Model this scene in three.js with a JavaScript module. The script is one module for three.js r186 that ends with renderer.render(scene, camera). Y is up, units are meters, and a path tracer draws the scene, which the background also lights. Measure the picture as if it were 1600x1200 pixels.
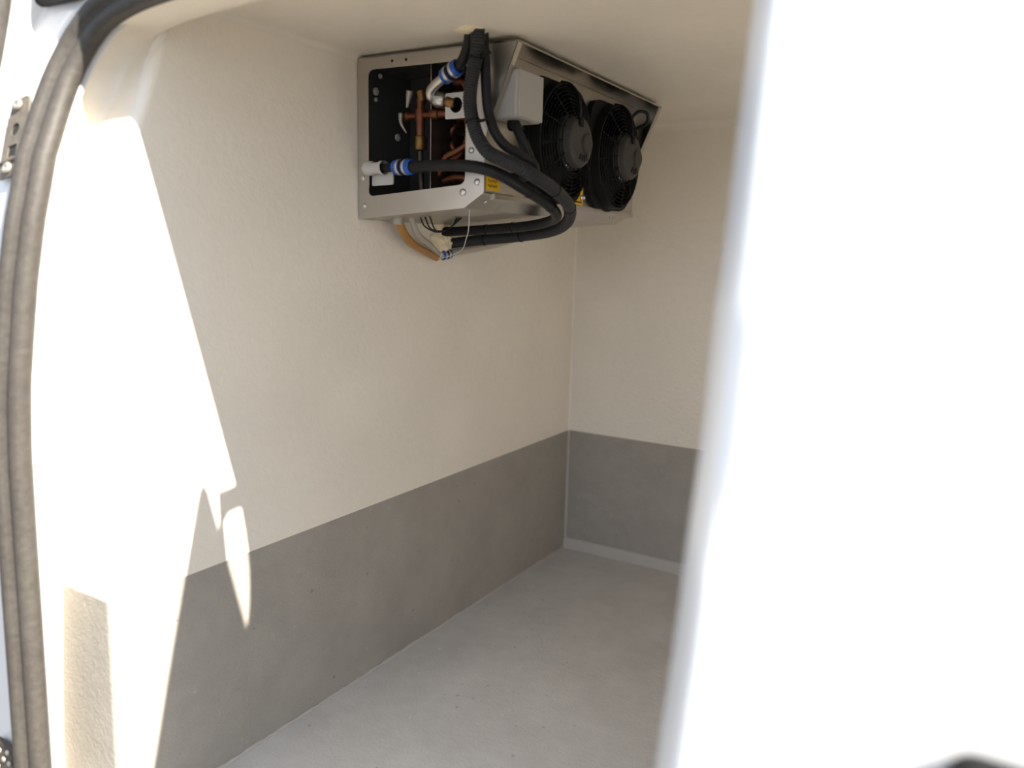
import * as THREE from 'three';
import { RoundedBoxGeometry } from 'three/addons/geometries/RoundedBoxGeometry.js';
import { mergeGeometries, toCreasedNormals } from 'three/addons/utils/BufferGeometryUtils.js';
import { createNoise2D } from 'simplex-noise';

// ---------------------------------------------------------------- camera, sky, sun, exposure
const scene = new THREE.Scene();
const camera = new THREE.PerspectiveCamera(51.728, 1600 / 1200, 0.05, 200);
const camAt = new THREE.Vector3(1.0684, 0.9, 2.1184), ahead = new THREE.Vector3(-0.5088, -0.1628, -0.8453);
camera.position.copy(camAt);
camera.up.set(-0.1057, 0.9863, -0.1264);
camera.lookAt(camAt.clone().add(ahead));
camera.focus = 1.6;
camera.userData.fStop = 2.0;

const sunDir = new THREE.Vector3(1, 0.85, 0.22).normalize();
{ // hazy summer sky: brighter and warmer towards the sun, paler towards the horizon
  const w = 256, h = 128, d = new Float32Array(w * h * 4);
  for (let j = 0; j < h; j++) for (let i = 0; i < w; i++) {
    const el = ((j + 0.5) / h - 0.5) * Math.PI, az = ((i + 0.5) / w - 0.5) * 2 * Math.PI;
    const x = Math.cos(el) * Math.cos(az), y = Math.sin(el), z = Math.cos(el) * Math.sin(az);
    const c = (1 + x * sunDir.x + y * sunDir.y + z * sunDir.z) / 2, haze = (1 - Math.max(0, y)) ** 3;
    const L = (1 + 1.6 * c * c) * (1 + 0.2 * haze), k = c * c * 0.7 + 0.3 * haze, o = (j * w + i) * 4;
    d[o] = L * (0.8 + 0.16 * k); d[o + 1] = L * (0.96 + 0.04 * k); d[o + 2] = L * (1.24 - 0.18 * k); d[o + 3] = 1;
  }
  const t = new THREE.DataTexture(d, w, h, THREE.RGBAFormat, THREE.FloatType);
  t.mapping = THREE.EquirectangularReflectionMapping;
  t.magFilter = t.minFilter = THREE.LinearFilter;
  t.needsUpdate = true;
  scene.background = scene.environment = t;
  scene.backgroundIntensity = scene.environmentIntensity = 1.07;
}
const sun = new THREE.DirectionalLight(new THREE.Color(1.0, 0.93, 0.82), 30);
sun.target.position.set(0, 0.6, 1.2);
sun.position.copy(sunDir).multiplyScalar(12).add(sun.target.position);
sun.castShadow = true;
sun.shadow.mapSize.set(4096, 4096);
Object.assign(sun.shadow.camera, { left: -4, right: 4, top: 4, bottom: -4, near: 1, far: 30 });
scene.add(sun, sun.target);

const renderer = new THREE.WebGLRenderer({ antialias: true });
renderer.toneMapping = THREE.LinearToneMapping;
renderer.toneMappingExposure = 0.69;
renderer.shadowMap.enabled = true;

// ---------------------------------------------------------------- helpers
let seed = 7;
const rnd = () => { seed = (seed * 1664525 + 1013904223) >>> 0; return seed / 4294967296; };
const noise = createNoise2D(rnd);
const V = (x, y, z) => new THREE.Vector3(x, y, z);
const smooth = (a, b, x) => { const t = Math.min(1, Math.max(0, (x - a) / (b - a))); return t * t * (3 - 2 * t); };
const lerp = (a, b, t) => a + (b - a) * t;

const taken = new Map();
const numbered = (name) => { const n = taken.get(name) ?? 0; taken.set(name, n + 1); return n ? `${name}_${String(n).padStart(3, '0')}` : name; };
function mesh(name, geo, material, parent, label) {
  const m = new THREE.Mesh(geo, material);
  m.name = parent ? name : numbered(name);
  m.castShadow = m.receiveShadow = true;
  if (label) m.userData.label = label;
  (parent ?? scene).add(m);
  return m;
}
function tag(o, label, category, group) { o.userData.label = label; o.userData.category = category; if (group) o.userData.group = group; return o; }
function thing(name, label, category, group) { const g = new THREE.Group(); g.name = numbered(name); scene.add(g); return tag(g, label, category, group); }
function struct(name, geo, material, label, category) { const m = mesh(name, geo, material); m.userData.kind = 'structure'; m.userData.label = label; m.userData.category = category; return m; }

// uv in metres from the dominant axis of every face
function metreUV(geo) {
  const g = geo.index ? geo.toNonIndexed() : geo;
  const p = g.attributes.position, uv = new Float32Array(p.count * 2), a = V(), b = V(), c = V();
  for (let i = 0; i < p.count; i += 3) {
    a.fromBufferAttribute(p, i); b.fromBufferAttribute(p, i + 1); c.fromBufferAttribute(p, i + 2);
    const n = b.clone().sub(a).cross(c.clone().sub(a)), ax = Math.abs(n.x), ay = Math.abs(n.y), az = Math.abs(n.z);
    [a, b, c].forEach((v, k) => {
      const [s, t] = ax >= ay && ax >= az ? [v.z, v.y] : ay >= az ? [v.x, v.z] : [v.x, v.y];
      uv[(i + k) * 2] = s; uv[(i + k) * 2 + 1] = t;
    });
  }
  g.setAttribute('uv', new THREE.BufferAttribute(uv, 2));
  return g;
}
const box = (x0, x1, y0, y1, z0, z1) => { const g = new THREE.BoxGeometry(x1 - x0, y1 - y0, z1 - z0); g.translate((x0 + x1) / 2, (y0 + y1) / 2, (z0 + z1) / 2); return metreUV(g); };
const rbox = (x0, x1, y0, y1, z0, z1, r) => { const g = new RoundedBoxGeometry(x1 - x0, y1 - y0, z1 - z0, 3, r); g.translate((x0 + x1) / 2, (y0 + y1) / 2, (z0 + z1) / 2); return g; };
// rows[i][j] -> surface; uv are handed in or taken from arc lengths
function loft(rows, closed = false) {
  const R = rows.length, C = rows[0].length, pos = [], uv = [], idx = [];
  let v = 0;
  const across = [0];
  for (let j = 1; j < C; j++) across.push(across[j - 1] + rows[R >> 1][j].distanceTo(rows[R >> 1][j - 1]));
  for (let i = 0; i < R; i++) {
    if (i) v += rows[i][C >> 1].distanceTo(rows[i - 1][C >> 1]);
    for (let j = 0; j < C; j++) { pos.push(rows[i][j].x, rows[i][j].y, rows[i][j].z); uv.push(across[j], v); }
  }
  for (let i = 0; i < R - 1; i++) for (let j = 0; j < (closed ? C : C - 1); j++) {
    const k = (j + 1) % C, a = i * C + j, b = i * C + k, c = a + C, d = b + C;
    idx.push(a, b, d, a, d, c);
  }
  const g = new THREE.BufferGeometry();
  g.setAttribute('position', new THREE.Float32BufferAttribute(pos, 3));
  g.setAttribute('uv', new THREE.Float32BufferAttribute(uv, 2));
  g.setIndex(idx);
  g.computeVertexNormals();
  return g;
}
const curveOf = (pts) => new THREE.CatmullRomCurve3(pts.map((p) => V(...p)), false, 'centripetal');
function tube(pts, r, segs = 80, radial = 14, radiusAt, capped = true) {
  const c = pts.getPointAt ? pts : curveOf(pts), rows = [], f = c.computeFrenetFrames(segs, false);
  for (let i = 0; i <= segs; i++) {
    const p = c.getPointAt(i / segs), row = [], rr = radiusAt ? radiusAt(i / segs, i) : r;
    for (let j = 0; j <= radial; j++) {
      const t = (j / radial) * Math.PI * 2;
      row.push(p.clone().addScaledVector(f.normals[i], Math.cos(t) * rr).addScaledVector(f.binormals[i], Math.sin(t) * rr));
    }
    rows.push(row);
  }
  if (capped) {
    rows.unshift(rows[0].map(() => c.getPointAt(0)));
    rows.push(rows[1].map(() => c.getPointAt(1)));
  }
  return loft(rows);
}
const cyl = (from, to, r0, r1 = r0, n = 20) => {
  const a = V(...from), b = V(...to), g = new THREE.CylinderGeometry(r1, r0, a.distanceTo(b), n);
  g.applyQuaternion(new THREE.Quaternion().setFromUnitVectors(V(0, 1, 0), b.clone().sub(a).normalize()));
  return g.translate((a.x + b.x) / 2, (a.y + b.y) / 2, (a.z + b.z) / 2);
};
// a lathe whose axis is along +x, at (x, y, z); profile: [distance along x, radius]
const latheX = (profile, x, y, z, n = 40) => {
  const g = new THREE.LatheGeometry(profile.map(([h, r]) => new THREE.Vector2(Math.max(r, 0.00001), h)), n);
  return g.rotateZ(-Math.PI / 2).translate(x, y, z);
};
const latheOn = (profile, at, axis, n = 24) => {
  const g = new THREE.LatheGeometry(profile.map(([h, r]) => new THREE.Vector2(Math.max(r, 0.00001), h)), n);
  g.applyQuaternion(new THREE.Quaternion().setFromUnitVectors(V(0, 1, 0), V(...axis).normalize()));
  return g.translate(...at);
};
const polyShape = (pts) => new THREE.Shape(pts.map(([a, b]) => new THREE.Vector2(a, b)));
// a polygon with rounded corners: [x, y, radius]
function roundShape(pts, cls = THREE.Shape) {
  const s = new cls(), n = pts.length;
  for (let i = 0; i < n; i++) {
    const p = new THREE.Vector2(...pts[i]), a = new THREE.Vector2(...pts[(i + n - 1) % n]), b = new THREE.Vector2(...pts[(i + 1) % n]), r = pts[i][2] ?? 0;
    const d0 = a.clone().sub(p).normalize().multiplyScalar(r).add(p), d1 = b.clone().sub(p).normalize().multiplyScalar(r).add(p);
    if (i) s.lineTo(d0.x, d0.y); else s.moveTo(d0.x, d0.y);
    if (r) s.quadraticCurveTo(p.x, p.y, d1.x, d1.y);
  }
  s.closePath();
  return s;
}
// shape in (z, y) extruded along x from x0 to x1
function extrudeX(shape, x0, x1) {
  const g = new THREE.ExtrudeGeometry(shape, { depth: x1 - x0, bevelEnabled: false, curveSegments: 8 });
  g.applyMatrix4(new THREE.Matrix4().makeBasis(V(0, 0, 1), V(0, 1, 0), V(1, 0, 0)));   // shape x -> z, shape y -> y, depth -> x
  g.translate(x0, 0, 0);
  const p = g.attributes.position.array;                                                     // the change of axes mirrors: turn the triangles round again
  for (let i = 0; i < p.length; i += 9) for (let k = 0; k < 3; k++) { const t = p[i + 3 + k]; p[i + 3 + k] = p[i + 6 + k]; p[i + 6 + k] = t; }
  g.computeVertexNormals();
  return metreUV(g);
}
const extrudeZ = (shape, z0, z1, bevel = 0) => metreUV(new THREE.ExtrudeGeometry(shape, { depth: z1 - z0 - 2 * bevel, bevelEnabled: bevel > 0, bevelSize: bevel, bevelThickness: bevel, bevelSegments: 2, curveSegments: 8 }).translate(0, 0, z0 + bevel));

// ---------------------------------------------------------------- textures (tileable value noise)
function tileNoise(n, cells, s0) {
  let s = s0 >>> 0;
  const r = () => { s = (s * 1664525 + 1013904223) >>> 0; return s / 4294967296; };
  const grid = Float32Array.from({ length: cells * cells }, r), out = new Float32Array(n * n);
  for (let y = 0; y < n; y++) for (let x = 0; x < n; x++) {
    const u = (x / n) * cells, v = (y / n) * cells, i = Math.floor(u), j = Math.floor(v), a = u - i, b = v - j, sa = a * a * (3 - 2 * a), sb = b * b * (3 - 2 * b);
    const g = (p, q) => grid[(q % cells) * cells + (p % cells)];
    out[y * n + x] = lerp(lerp(g(i, j), g(i + 1, j), sa), lerp(g(i, j + 1), g(i + 1, j + 1), sa), sb);
  }
  return out;
}
function texture(n, metres, at, srgb) {
  const d = new Uint8Array(n * n * 4);
  for (let i = 0; i < n * n; i++) { const c = at(i, i % n, Math.floor(i / n)); for (let k = 0; k < 3; k++) d[i * 4 + k] = Math.max(0, Math.min(255, Math.round(c[k] * 255))); d[i * 4 + 3] = 255; }
  const t = new THREE.DataTexture(d, n, n);
  t.wrapS = t.wrapT = THREE.RepeatWrapping;
  t.magFilter = THREE.LinearFilter;
  t.repeat.set(1 / metres, 1 / metres);
  if (srgb) t.colorSpace = THREE.SRGBColorSpace;
  t.needsUpdate = true;
  return t;
}
const N1 = tileNoise(1024, 14, 11), N2 = tileNoise(1024, 60, 12), N3 = tileNoise(1024, 150, 13), N4 = tileNoise(1024, 5, 14), N5 = tileNoise(1024, 320, 15);
// brushed-on wall coating: long soft ripples and a fine orange peel
const coatBump = texture(1024, 0.62, (i) => { const v = 0.34 * N1[i] + 0.36 * N2[i] + 0.22 * N3[i] + 0.08 * N5[i]; return [v, v, v]; });
const peelBump = texture(1024, 0.5, (i) => { const v = 0.2 * N1[i] + 0.35 * N2[i] + 0.45 * N3[i]; return [v, v, v]; });
const wallTint = texture(1024, 1.7, (i) => { const v = 0.98 + 0.03 * (N4[i] - 0.5) + 0.03 * (N1[i] - 0.5) + 0.012 * (N3[i] - 0.5); return [v, v, v - 0.004]; }, true);
const specks = new Float32Array(1024 * 1024);
for (let k = 0; k < 150; k++) { const x = Math.floor(rnd() * 1024), y = Math.floor(rnd() * 1024), r = 1 + rnd() * 1.6, s = rnd() < 0.6 ? -0.3 : 0.16; for (let b = -3; b <= 3; b++) for (let a = -3; a <= 3; a++) if (a * a + b * b < r * r) specks[((y + b + 1024) % 1024) * 1024 + ((x + a + 1024) % 1024)] = s; }
const paintTint = texture(1024, 1.3, (i) => { const v = 0.93 + 0.05 * (N4[i] - 0.5) + 0.05 * (N1[i] - 0.5) + 0.03 * (N2[i] - 0.5) + specks[i] * 0.5; return [v, v, v]; }, true);
const metalRough = texture(512, 0.3, (i, x, y) => { const v = 0.78 + 0.3 * (N1[(y * 2) * 1024 + x * 2] - 0.5); return [v, v, v]; });
const groundTint = texture(1024, 3.1, (i) => { const v = 0.9 + 0.16 * (N4[i] - 0.5) + 0.12 * (N2[i] - 0.5) + 0.14 * (N5[i] - 0.5); return [v, v * 0.985, v * 0.96]; }, true);
const dustTint = texture(1024, 0.4, (i) => { const v = 0.9 + 0.08 * (N1[i] - 0.5) + 0.12 * (N2[i] - 0.5) + 0.14 * (N5[i] - 0.5); return [v, v * 0.98, v * 0.95]; }, true);

const M = (o) => new THREE.MeshPhysicalMaterial(o);
const rgb = (r, g, b) => new THREE.Color().setRGB(r, g, b);
const mat = {
  wall: M({ name: 'cream wall coating', color: rgb(0.88, 0.81, 0.705), map: wallTint, roughness: 0.42, bumpMap: coatBump, bumpScale: 0.001 }),
  wallGloss: M({ name: 'glossy cream wall coating', color: rgb(0.88, 0.81, 0.705), map: wallTint, roughness: 0.24, bumpMap: peelBump, bumpScale: 0.0008 }),
  ceiling: M({ name: 'cream ceiling coating', color: rgb(0.88, 0.81, 0.705), map: wallTint, roughness: 0.42, bumpMap: coatBump, bumpScale: 0.0006 }),
  band: M({ name: 'grey wall paint', color: rgb(0.42, 0.385, 0.335), map: paintTint, roughness: 0.45, bumpMap: peelBump, bumpScale: 0.0008 }),
  floor: M({ name: 'grey floor paint', color: rgb(0.66, 0.635, 0.6), map: paintTint, roughness: 0.38, bumpMap: peelBump, bumpScale: 0.0007 }),
  caulk: M({ name: 'grey sealant', color: rgb(0.46, 0.43, 0.39), roughness: 0.5 }),
  caulkWhite: M({ name: 'cream sealant', color: rgb(0.88, 0.81, 0.705), roughness: 0.45 }),
  paint: M({ name: 'white van paint', color: rgb(0.78, 0.78, 0.77), roughness: 0.3, clearcoat: 1, clearcoatRoughness: 0.04 }),
  rubber: M({ name: 'dusty black rubber', color: rgb(0.062, 0.057, 0.052), map: dustTint, roughness: 0.62 }),
  blackPlastic: M({ name: 'black plastic', color: rgb(0.006, 0.006, 0.006), roughness: 0.6, specularIntensity: 0.45 }),
  motor: M({ name: 'dark grey motor plastic', color: rgb(0.048, 0.045, 0.042), roughness: 0.6 }),
  hose: M({ name: 'black hose rubber', color: rgb(0.008, 0.008, 0.01), roughness: 0.5, specularIntensity: 0.6 }),
  conduit: M({ name: 'grey corrugated plastic', color: rgb(0.022, 0.023, 0.026), roughness: 0.55, specularIntensity: 0.6 }),
  steel: M({ name: 'stainless sheet', color: rgb(0.54, 0.51, 0.47), metalness: 1, roughness: 0.46, roughnessMap: metalRough }),
  polished: M({ name: 'polished stainless sheet', color: rgb(0.5, 0.47, 0.43), metalness: 1, roughness: 0.2 }),
  bright: M({ name: 'bright zinc', color: rgb(0.6, 0.58, 0.55), metalness: 1, roughness: 0.35 }),
  screw: M({ name: 'worn zinc screw', color: rgb(0.42, 0.39, 0.34), metalness: 0.6, roughness: 0.5 }),
  inner: M({ name: 'black foam lining', color: rgb(0.045, 0.044, 0.043), roughness: 0.85 }),
  fins: M({ name: 'dark coil fins', color: rgb(0.05, 0.05, 0.05), metalness: 0.6, roughness: 0.5 }),
  copper: M({ name: 'dull copper', color: rgb(0.2, 0.075, 0.04), metalness: 0.8, roughness: 0.42 }),
  brass: M({ name: 'brass', color: rgb(0.24, 0.13, 0.045), metalness: 0.8, roughness: 0.35 }),
  blue: M({ name: 'blue clamp plastic', color: rgb(0.005, 0.09, 0.46), roughness: 0.4 }),
  whitePlastic: M({ name: 'pale grey plastic', color: rgb(0.6, 0.58, 0.55), roughness: 0.45 }),
  boxGrey: M({ name: 'grey junction box plastic', color: rgb(0.4, 0.39, 0.37), roughness: 0.5 }),
  amber: M({ name: 'amber drain hose', color: rgb(0.5, 0.25, 0.06), roughness: 0.35, transmission: 0.25 }),
  clear: M({ name: 'milky drain hose', color: rgb(0.55, 0.5, 0.42), roughness: 0.35, transmission: 0.25 }),
  foam: M({ name: 'pale sealing foam', color: rgb(0.85, 0.74, 0.52), roughness: 0.85 }),
  zincDull: M({ name: 'dull zinc plate', color: rgb(0.2, 0.18, 0.155), metalness: 0.35, roughness: 0.55, map: dustTint }),
  darkMetal: M({ name: 'dark oiled metal', color: rgb(0.06, 0.05, 0.04), metalness: 0.6, roughness: 0.4 }),
  dark: M({ name: 'dark cavity', color: rgb(0.01, 0.01, 0.01), roughness: 0.9 }),
  ground: M({ name: 'dark asphalt', color: rgb(0.075, 0.072, 0.068), map: groundTint, roughness: 0.9 }),
};

// ---------------------------------------------------------------- measures of the load space
const CEIL = 1.258, BAND = 0.372, REAR = 2.6;
// z of the inner edge of the door frame by height: the van's side leans in towards the roof
const ET = [[-0.8, 1.44], [-0.3, 1.475], [0, 1.48], [0.37, 1.476], [0.6, 1.474], [0.7, 1.47], [0.84, 1.457], [0.926, 1.444], [1.015, 1.423], [1.09, 1.394], [1.164, 1.366], [1.212, 1.352], [1.258, 1.343], [1.3, 1.325], [1.4, 1.235], [1.5, 1.14], [1.6, 0.98]];
const frameEdge = (y) => { let i = 0; while (i < ET.length - 2 && y > ET[i + 1][0]) i++; const t = (y - ET[i][0]) / (ET[i + 1][0] - ET[i][0]); return lerp(ET[i][1], ET[i + 1][1], Math.min(1, Math.max(0, t))); };

// ---------------------------------------------------------------- floor, walls, ceiling
struct('floor', box(-0.2, REAR + 0.05, -0.06, 0, -0.05, 1.52), mat.floor, 'grey painted floor of the load space', 'floor');
const sideZ = (y) => frameEdge(y) - 0.016;
function leftWallShape(y0, y1) {
  const pts = [[-0.04, y0]], n = 16;
  for (let i = 0; i <= n; i++) { const y = lerp(y0, y1, i / n); pts.push([sideZ(y), y]); }
  pts.push([-0.04, y1]);
  return polyShape(pts);
}
const wallLeft = struct('wall_left', extrudeX(leftWallShape(BAND, CEIL + 0.03), -0.035, 0), mat.wall, 'cream coated bulkhead wall carrying the cooling unit', 'wall');
mesh('grey_band', extrudeX(leftWallShape(-0.03, BAND), -0.035, 0), mat.band, wallLeft, 'grey painted lower band');
const wallBack = struct('wall_back', box(-0.035, REAR + 0.05, BAND, CEIL + 0.03, -0.05, 0), mat.wallGloss, 'cream far wall of the load space with a glossy orange-peel coat', 'wall');
mesh('grey_band', box(-0.035, REAR + 0.05, -0.03, BAND, -0.05, 0), mat.band, wallBack, 'grey painted lower band');
struct('ceiling', box(-0.035, REAR + 0.05, CEIL, CEIL + 0.04, -0.05, 1.33), mat.ceiling, 'cream coated ceiling of the load space', 'ceiling');
const wallRear = struct('wall_rear', box(REAR, REAR + 0.05, BAND, CEIL + 0.03, -0.05, 0.86), mat.wall, 'closed leaf of the rear doors at the end of the load space, the other leaf open', 'wall');
mesh('grey_band', box(REAR, REAR + 0.05, -0.03, BAND, -0.05, 0.86), mat.band, wallRear, 'grey painted lower band');

// soft cove along the ceiling, sealant along the corners
function cove(along, r, mk) {
  const rows = [];
  for (const s of along) { const row = []; for (let j = 0; j <= 8; j++) { const a = (j / 8) * Math.PI / 2; row.push(mk(s, r * (1 - Math.sin(a)), r * (1 - Math.cos(a)))); } rows.push(row); }
  return loft(rows);
}
struct('trim_1', cove([0, 0.4, 0.8, 1.315], 0.012, (s, a, b) => V(a, CEIL - b, s)), mat.ceiling, 'soft rounded joint between bulkhead and ceiling', 'trim');
struct('trim_2', cove([0, 0.5, 1, REAR], 0.02, (s, a, b) => V(s, CEIL - b, a)), mat.ceiling, 'soft rounded joint between far wall and ceiling', 'trim');
struct('trim_3', (() => {   // sloping skirting strip at the far wall
  const rows = [];
  for (let i = 0; i <= 60; i++) { const x = lerp(-0.002, REAR, i / 60), w = 0.0015 * noise(x * 30, 3); rows.push([V(x, 0.031 + w, -0.001), V(x, 0.031 + w, 0.003), V(x, 0.026 + w, 0.0055), V(x, 0.0045, 0.011 + w), V(x, -0.001, 0.013 + w)]); }
  return loft(rows);
})(), mat.caulk, 'grey sealed skirting strip along the far wall', 'trim');
struct('trim_4', tube(Array.from({ length: 30 }, (_, i) => [0.001 + 0.0012 * noise(i * 0.9, 8), 0.001, lerp(0.01, 1.47, i / 29)]), 0.006, 120, 8, (t) => 0.004 + 0.0022 * noise(t * 60, 2)), mat.caulk, 'grey sealant bead along the foot of the bulkhead', 'trim');
struct('trim_5', tube([[0.0005, 0.02, 0.0005], [0.0005, 0.2, 0.0005], [0.0005, BAND, 0.0005]], 0.0045, 60, 8, (t) => 0.0042 + 0.0008 * noise(t * 20, 5)), mat.caulk, 'grey sealant bead in the corner of the grey bands', 'trim');
struct('trim_6', tube([[0.0005, BAND, 0.0005], [0.0005, 0.8, 0.0005], [0.0005, CEIL, 0.0005]], 0.0028, 60, 8), mat.caulkWhite, 'cream sealant bead in the wall corner', 'trim');

// ---------------------------------------------------------------- the side door opening: a path round it, with the inner lining, the seal and the body swept along
const openingPts = [[-0.075, -0.5], [-0.075, -0.1], [-0.075, 0.2], [-0.075, 0.5], [-0.072, 0.65], [-0.066, 0.75], [-0.058, 0.85], [-0.052, 0.95], [-0.052, 1.03], [-0.054, 1.08], [-0.052, 1.115], [-0.044, 1.146], [-0.025, 1.174], [0.005, 1.193], [0.045, 1.204], [0.1, 1.211], [0.2, 1.216], [0.4, 1.219], [0.8, 1.219], [0.92, 1.217], [0.98, 1.2], [1.03, 1.165], [1.055, 1.11], [1.06, 1.04], [1.06, 0.8], [1.06, 0.4], [1.06, -0.1], [1.06, -0.5]];
const opening = curveOf(openingPts.map(([x, y]) => [x, y, 0]));
const stations = [];
{
  const n = 260;
  for (let i = 0; i <= n; i++) {
    const p = opening.getPointAt(i / n), t = opening.getTangentAt(i / n);
    stations.push({ x: p.x, y: p.y, nx: t.y, ny: -t.x });   // (nx, ny) points into the opening
  }
  // rows exactly at the top of the grey band, front and rear
  for (const front of [true, false]) {
    const k = stations.findIndex((s, i) => i && (front ? stations[i - 1].y < BAND && s.y >= BAND : stations[i - 1].y > BAND && s.y <= BAND));
    const a = stations[k - 1], b = stations[k], f = (BAND - a.y) / (b.y - a.y);
    stations.splice(k, 0, { x: lerp(a.x, b.x, f), y: BAND, nx: lerp(a.nx, b.nx, f), ny: lerp(a.ny, b.ny, f), cut: true });
  }
}
const sweepAt = (s, off, dz) => { const x = s.x + s.nx * off, y = s.y + s.ny * off; return V(x, y, frameEdge(y) + dz); };
function liningAnchor(s) {   // where the lining meets bulkhead, ceiling or rear side wall
  const front = s.x < 0.5, qx = front ? 0.13 : 0.9, wx = front ? 0 : 1.03, qy = 1.11;
  if (s.y < qy) return [wx, s.y];
  if (s.x > 0.13 && s.x < 0.9) return [s.x, CEIL];
  const dx = s.x - qx, dy = s.y - qy, t1 = (wx - qx) / dx, t2 = dy > 1e-6 ? (CEIL - qy) / dy : 1e9;
  const t = Math.min(t1 > 0 ? t1 : 1e9, t2);
  return [qx + dx * t, qy + dy * t];
}
const cutFront = stations.findIndex((s) => s.cut), cutRear = stations.length - 1 - [...stations].reverse().findIndex((s) => s.cut);
function liningRows(list) {
  return list.map((s) => {
    const [ax, ay] = liningAnchor(s), e = frameEdge(ay), row = [];
    const under = s.x < 0.5 && s.y < 1.15 ? lerp(0.02, 0.075, smooth(0.75, 0.0, s.y)) * smooth(1.15, 1.0, s.y) : 0.006;
    const px = s.x - s.nx * under, py = s.y - s.ny * under;           // foot of the cove
    const dx = px - ax, dy = py - ay, d = Math.hypot(dx, dy) || 1, ux = dx / d, uy = dy / d;
    for (let j = 0; j <= 6; j++) { const a = (j / 6) * Math.PI / 2, r = Math.min(0.016, d * 0.4); row.push(V(ax + ux * r * (1 - Math.cos(a)), ay + uy * r * (1 - Math.cos(a)), e - r + r * Math.sin(a) - (0.016 - r))); }
    const r = Math.min(0.016, d * 0.4);
    for (let j = 1; j <= 5; j++) { const t = lerp(r / d, 1, j / 5), x = lerp(ax, px, t), y = lerp(ay, py, t); row.push(V(x, y, frameEdge(y))); }
    const p0 = [px, py, 0], p1 = [px + ux * 0.016, py + uy * 0.016, 0.002], p2 = [px + ux * 0.018, py + uy * 0.018, 0.04], p3 = [s.x - s.nx * 0.004, s.y - s.ny * 0.004, 0.078];
    for (let j = 1; j <= 10; j++) {
      const t = j / 10, q = 1 - t, b = [0, 1, 2].map((k) => q * q * q * p0[k] + 3 * q * q * t * p1[k] + 3 * q * t * t * p2[k] + t * t * t * p3[k]);
      row.push(V(b[0], b[1], frameEdge(b[1]) + b[2]));
    }
    return row;
  });
}
const wallRight = struct('wall_right', mergeGeometries([
  loft(liningRows(stations.slice(cutFront, cutRear + 1))),
  loft([1.03, 1.4, 1.7, REAR].map((x) => Array.from({ length: 24 }, (_, i) => { const y = lerp(BAND, CEIL, i / 23); return V(x, y, frameEdge(y) - 0.016); }))),
  loft([-0.1, 0.3, 0.8, REAR].map((x) => [V(x, CEIL, 1.2), V(x, CEIL + 0.0005, 1.309)])),
]), mat.wall, 'cream lining round the side door opening', 'wall');
mesh('grey_band', loft(liningRows(stations.slice(0, cutFront + 1))), mat.band, wallRight, 'grey painted foot of the front door jamb');
mesh('grey_band', mergeGeometries([loft(liningRows(stations.slice(cutRear))), loft([1.03, 1.5, REAR].map((x) => [V(x, -0.03, sideZ(0)), V(x, BAND, sideZ(BAND))]))]), mat.band, wallRight, 'grey painted foot of the rear side wall');

// rubber seal round the opening: two lobes with a groove between them
const sealSection = [];
{
  const lobe = (cx, cz, r, a0, a1, n) => { for (let i = 0; i <= n; i++) { const a = lerp(a0, a1, i / n); sealSection.push([cx + Math.cos(a) * r, cz + Math.sin(a) * r]); } };
  lobe(-0.012, 0.072, 0.0145, -1.2, 2.0, 12);
  lobe(-0.034, 0.082, 0.0145, 0.75, 3.6, 12);
  sealSection.push([-0.044, 0.058], [-0.012, 0.054]);
}
const seal = tag(mesh('door_seal', loft(stations.map((s) => sealSection.map(([o, z]) => sweepAt(s, o, z))), true), mat.rubber), 'dusty black rubber seal running round the side door opening', 'door seal');

// white van body: rebate behind the seal, step, outer skin
const bodyRows = stations.map((s) => {
  const top = smooth(1.05, 1.22, s.y) , far = lerp(s.x < 0.5 ? 0.9 : 1.35, 0.2, top), row = [];
  for (const [o, z] of [[-0.006, 0.05], [-0.02, 0.062], [-0.05, 0.066], [-0.1, 0.07], [-0.15, 0.073], [-0.178, 0.075], [-0.188, 0.08], [-0.192, 0.09], [-0.194, 0.105]]) row.push(sweepAt(s, o * lerp(1, 0.72, top), z));
  const o0 = 0.196 * lerp(1, 0.72, top);
  for (let j = 0; j <= 6; j++) row.push(sweepAt(s, -(o0 + far * j / 6), 0.112));
  return row;
});
const body = thing('van_body', 'white painted van body around the side door opening', 'van');
mesh('side_panel', loft(bodyRows), mat.paint, body);
mesh('roof', (() => {
  const pts = [[-0.12, 1.30]];
  for (const [z, y] of [[-0.12, 1.30], [-0.1, 1.45], [0.1, 1.52], [0.6, 1.56], [1.0, 1.53], [1.2, 1.46], [1.3, 1.39], [1.31, 1.36], [1.28, 1.33], [1.0, 1.30]]) pts.push([z, y]);
  return extrudeX(polyShape(pts), -1.1, 2.7);
})(), mat.paint, body);
mesh('rail_end', rbox(0.12, 0.2, 1.297, 1.42, 1.36, 1.486, 0.006), mat.paint, body);
mesh('sill', box(-0.9, 2.7, -0.42, -0.065, 1.3, 1.5), mat.paint, body);
mesh('rear_panel', box(REAR + 0.05, REAR + 0.1, -0.4, 1.4, -0.12, 0.86), mat.paint, body);
mesh('far_panel', box(-1.1, 2.7, -0.4, 1.4, -0.13, -0.06), mat.paint, body);
mesh('cab_panel', box(-1.1, -1.05, -0.4, 1.4, -0.12, 1.5), mat.paint, body);
mesh('underbody', box(-1.1, 2.7, -0.2, -0.07, -0.12, 1.3), mat.darkMetal, body);

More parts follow.
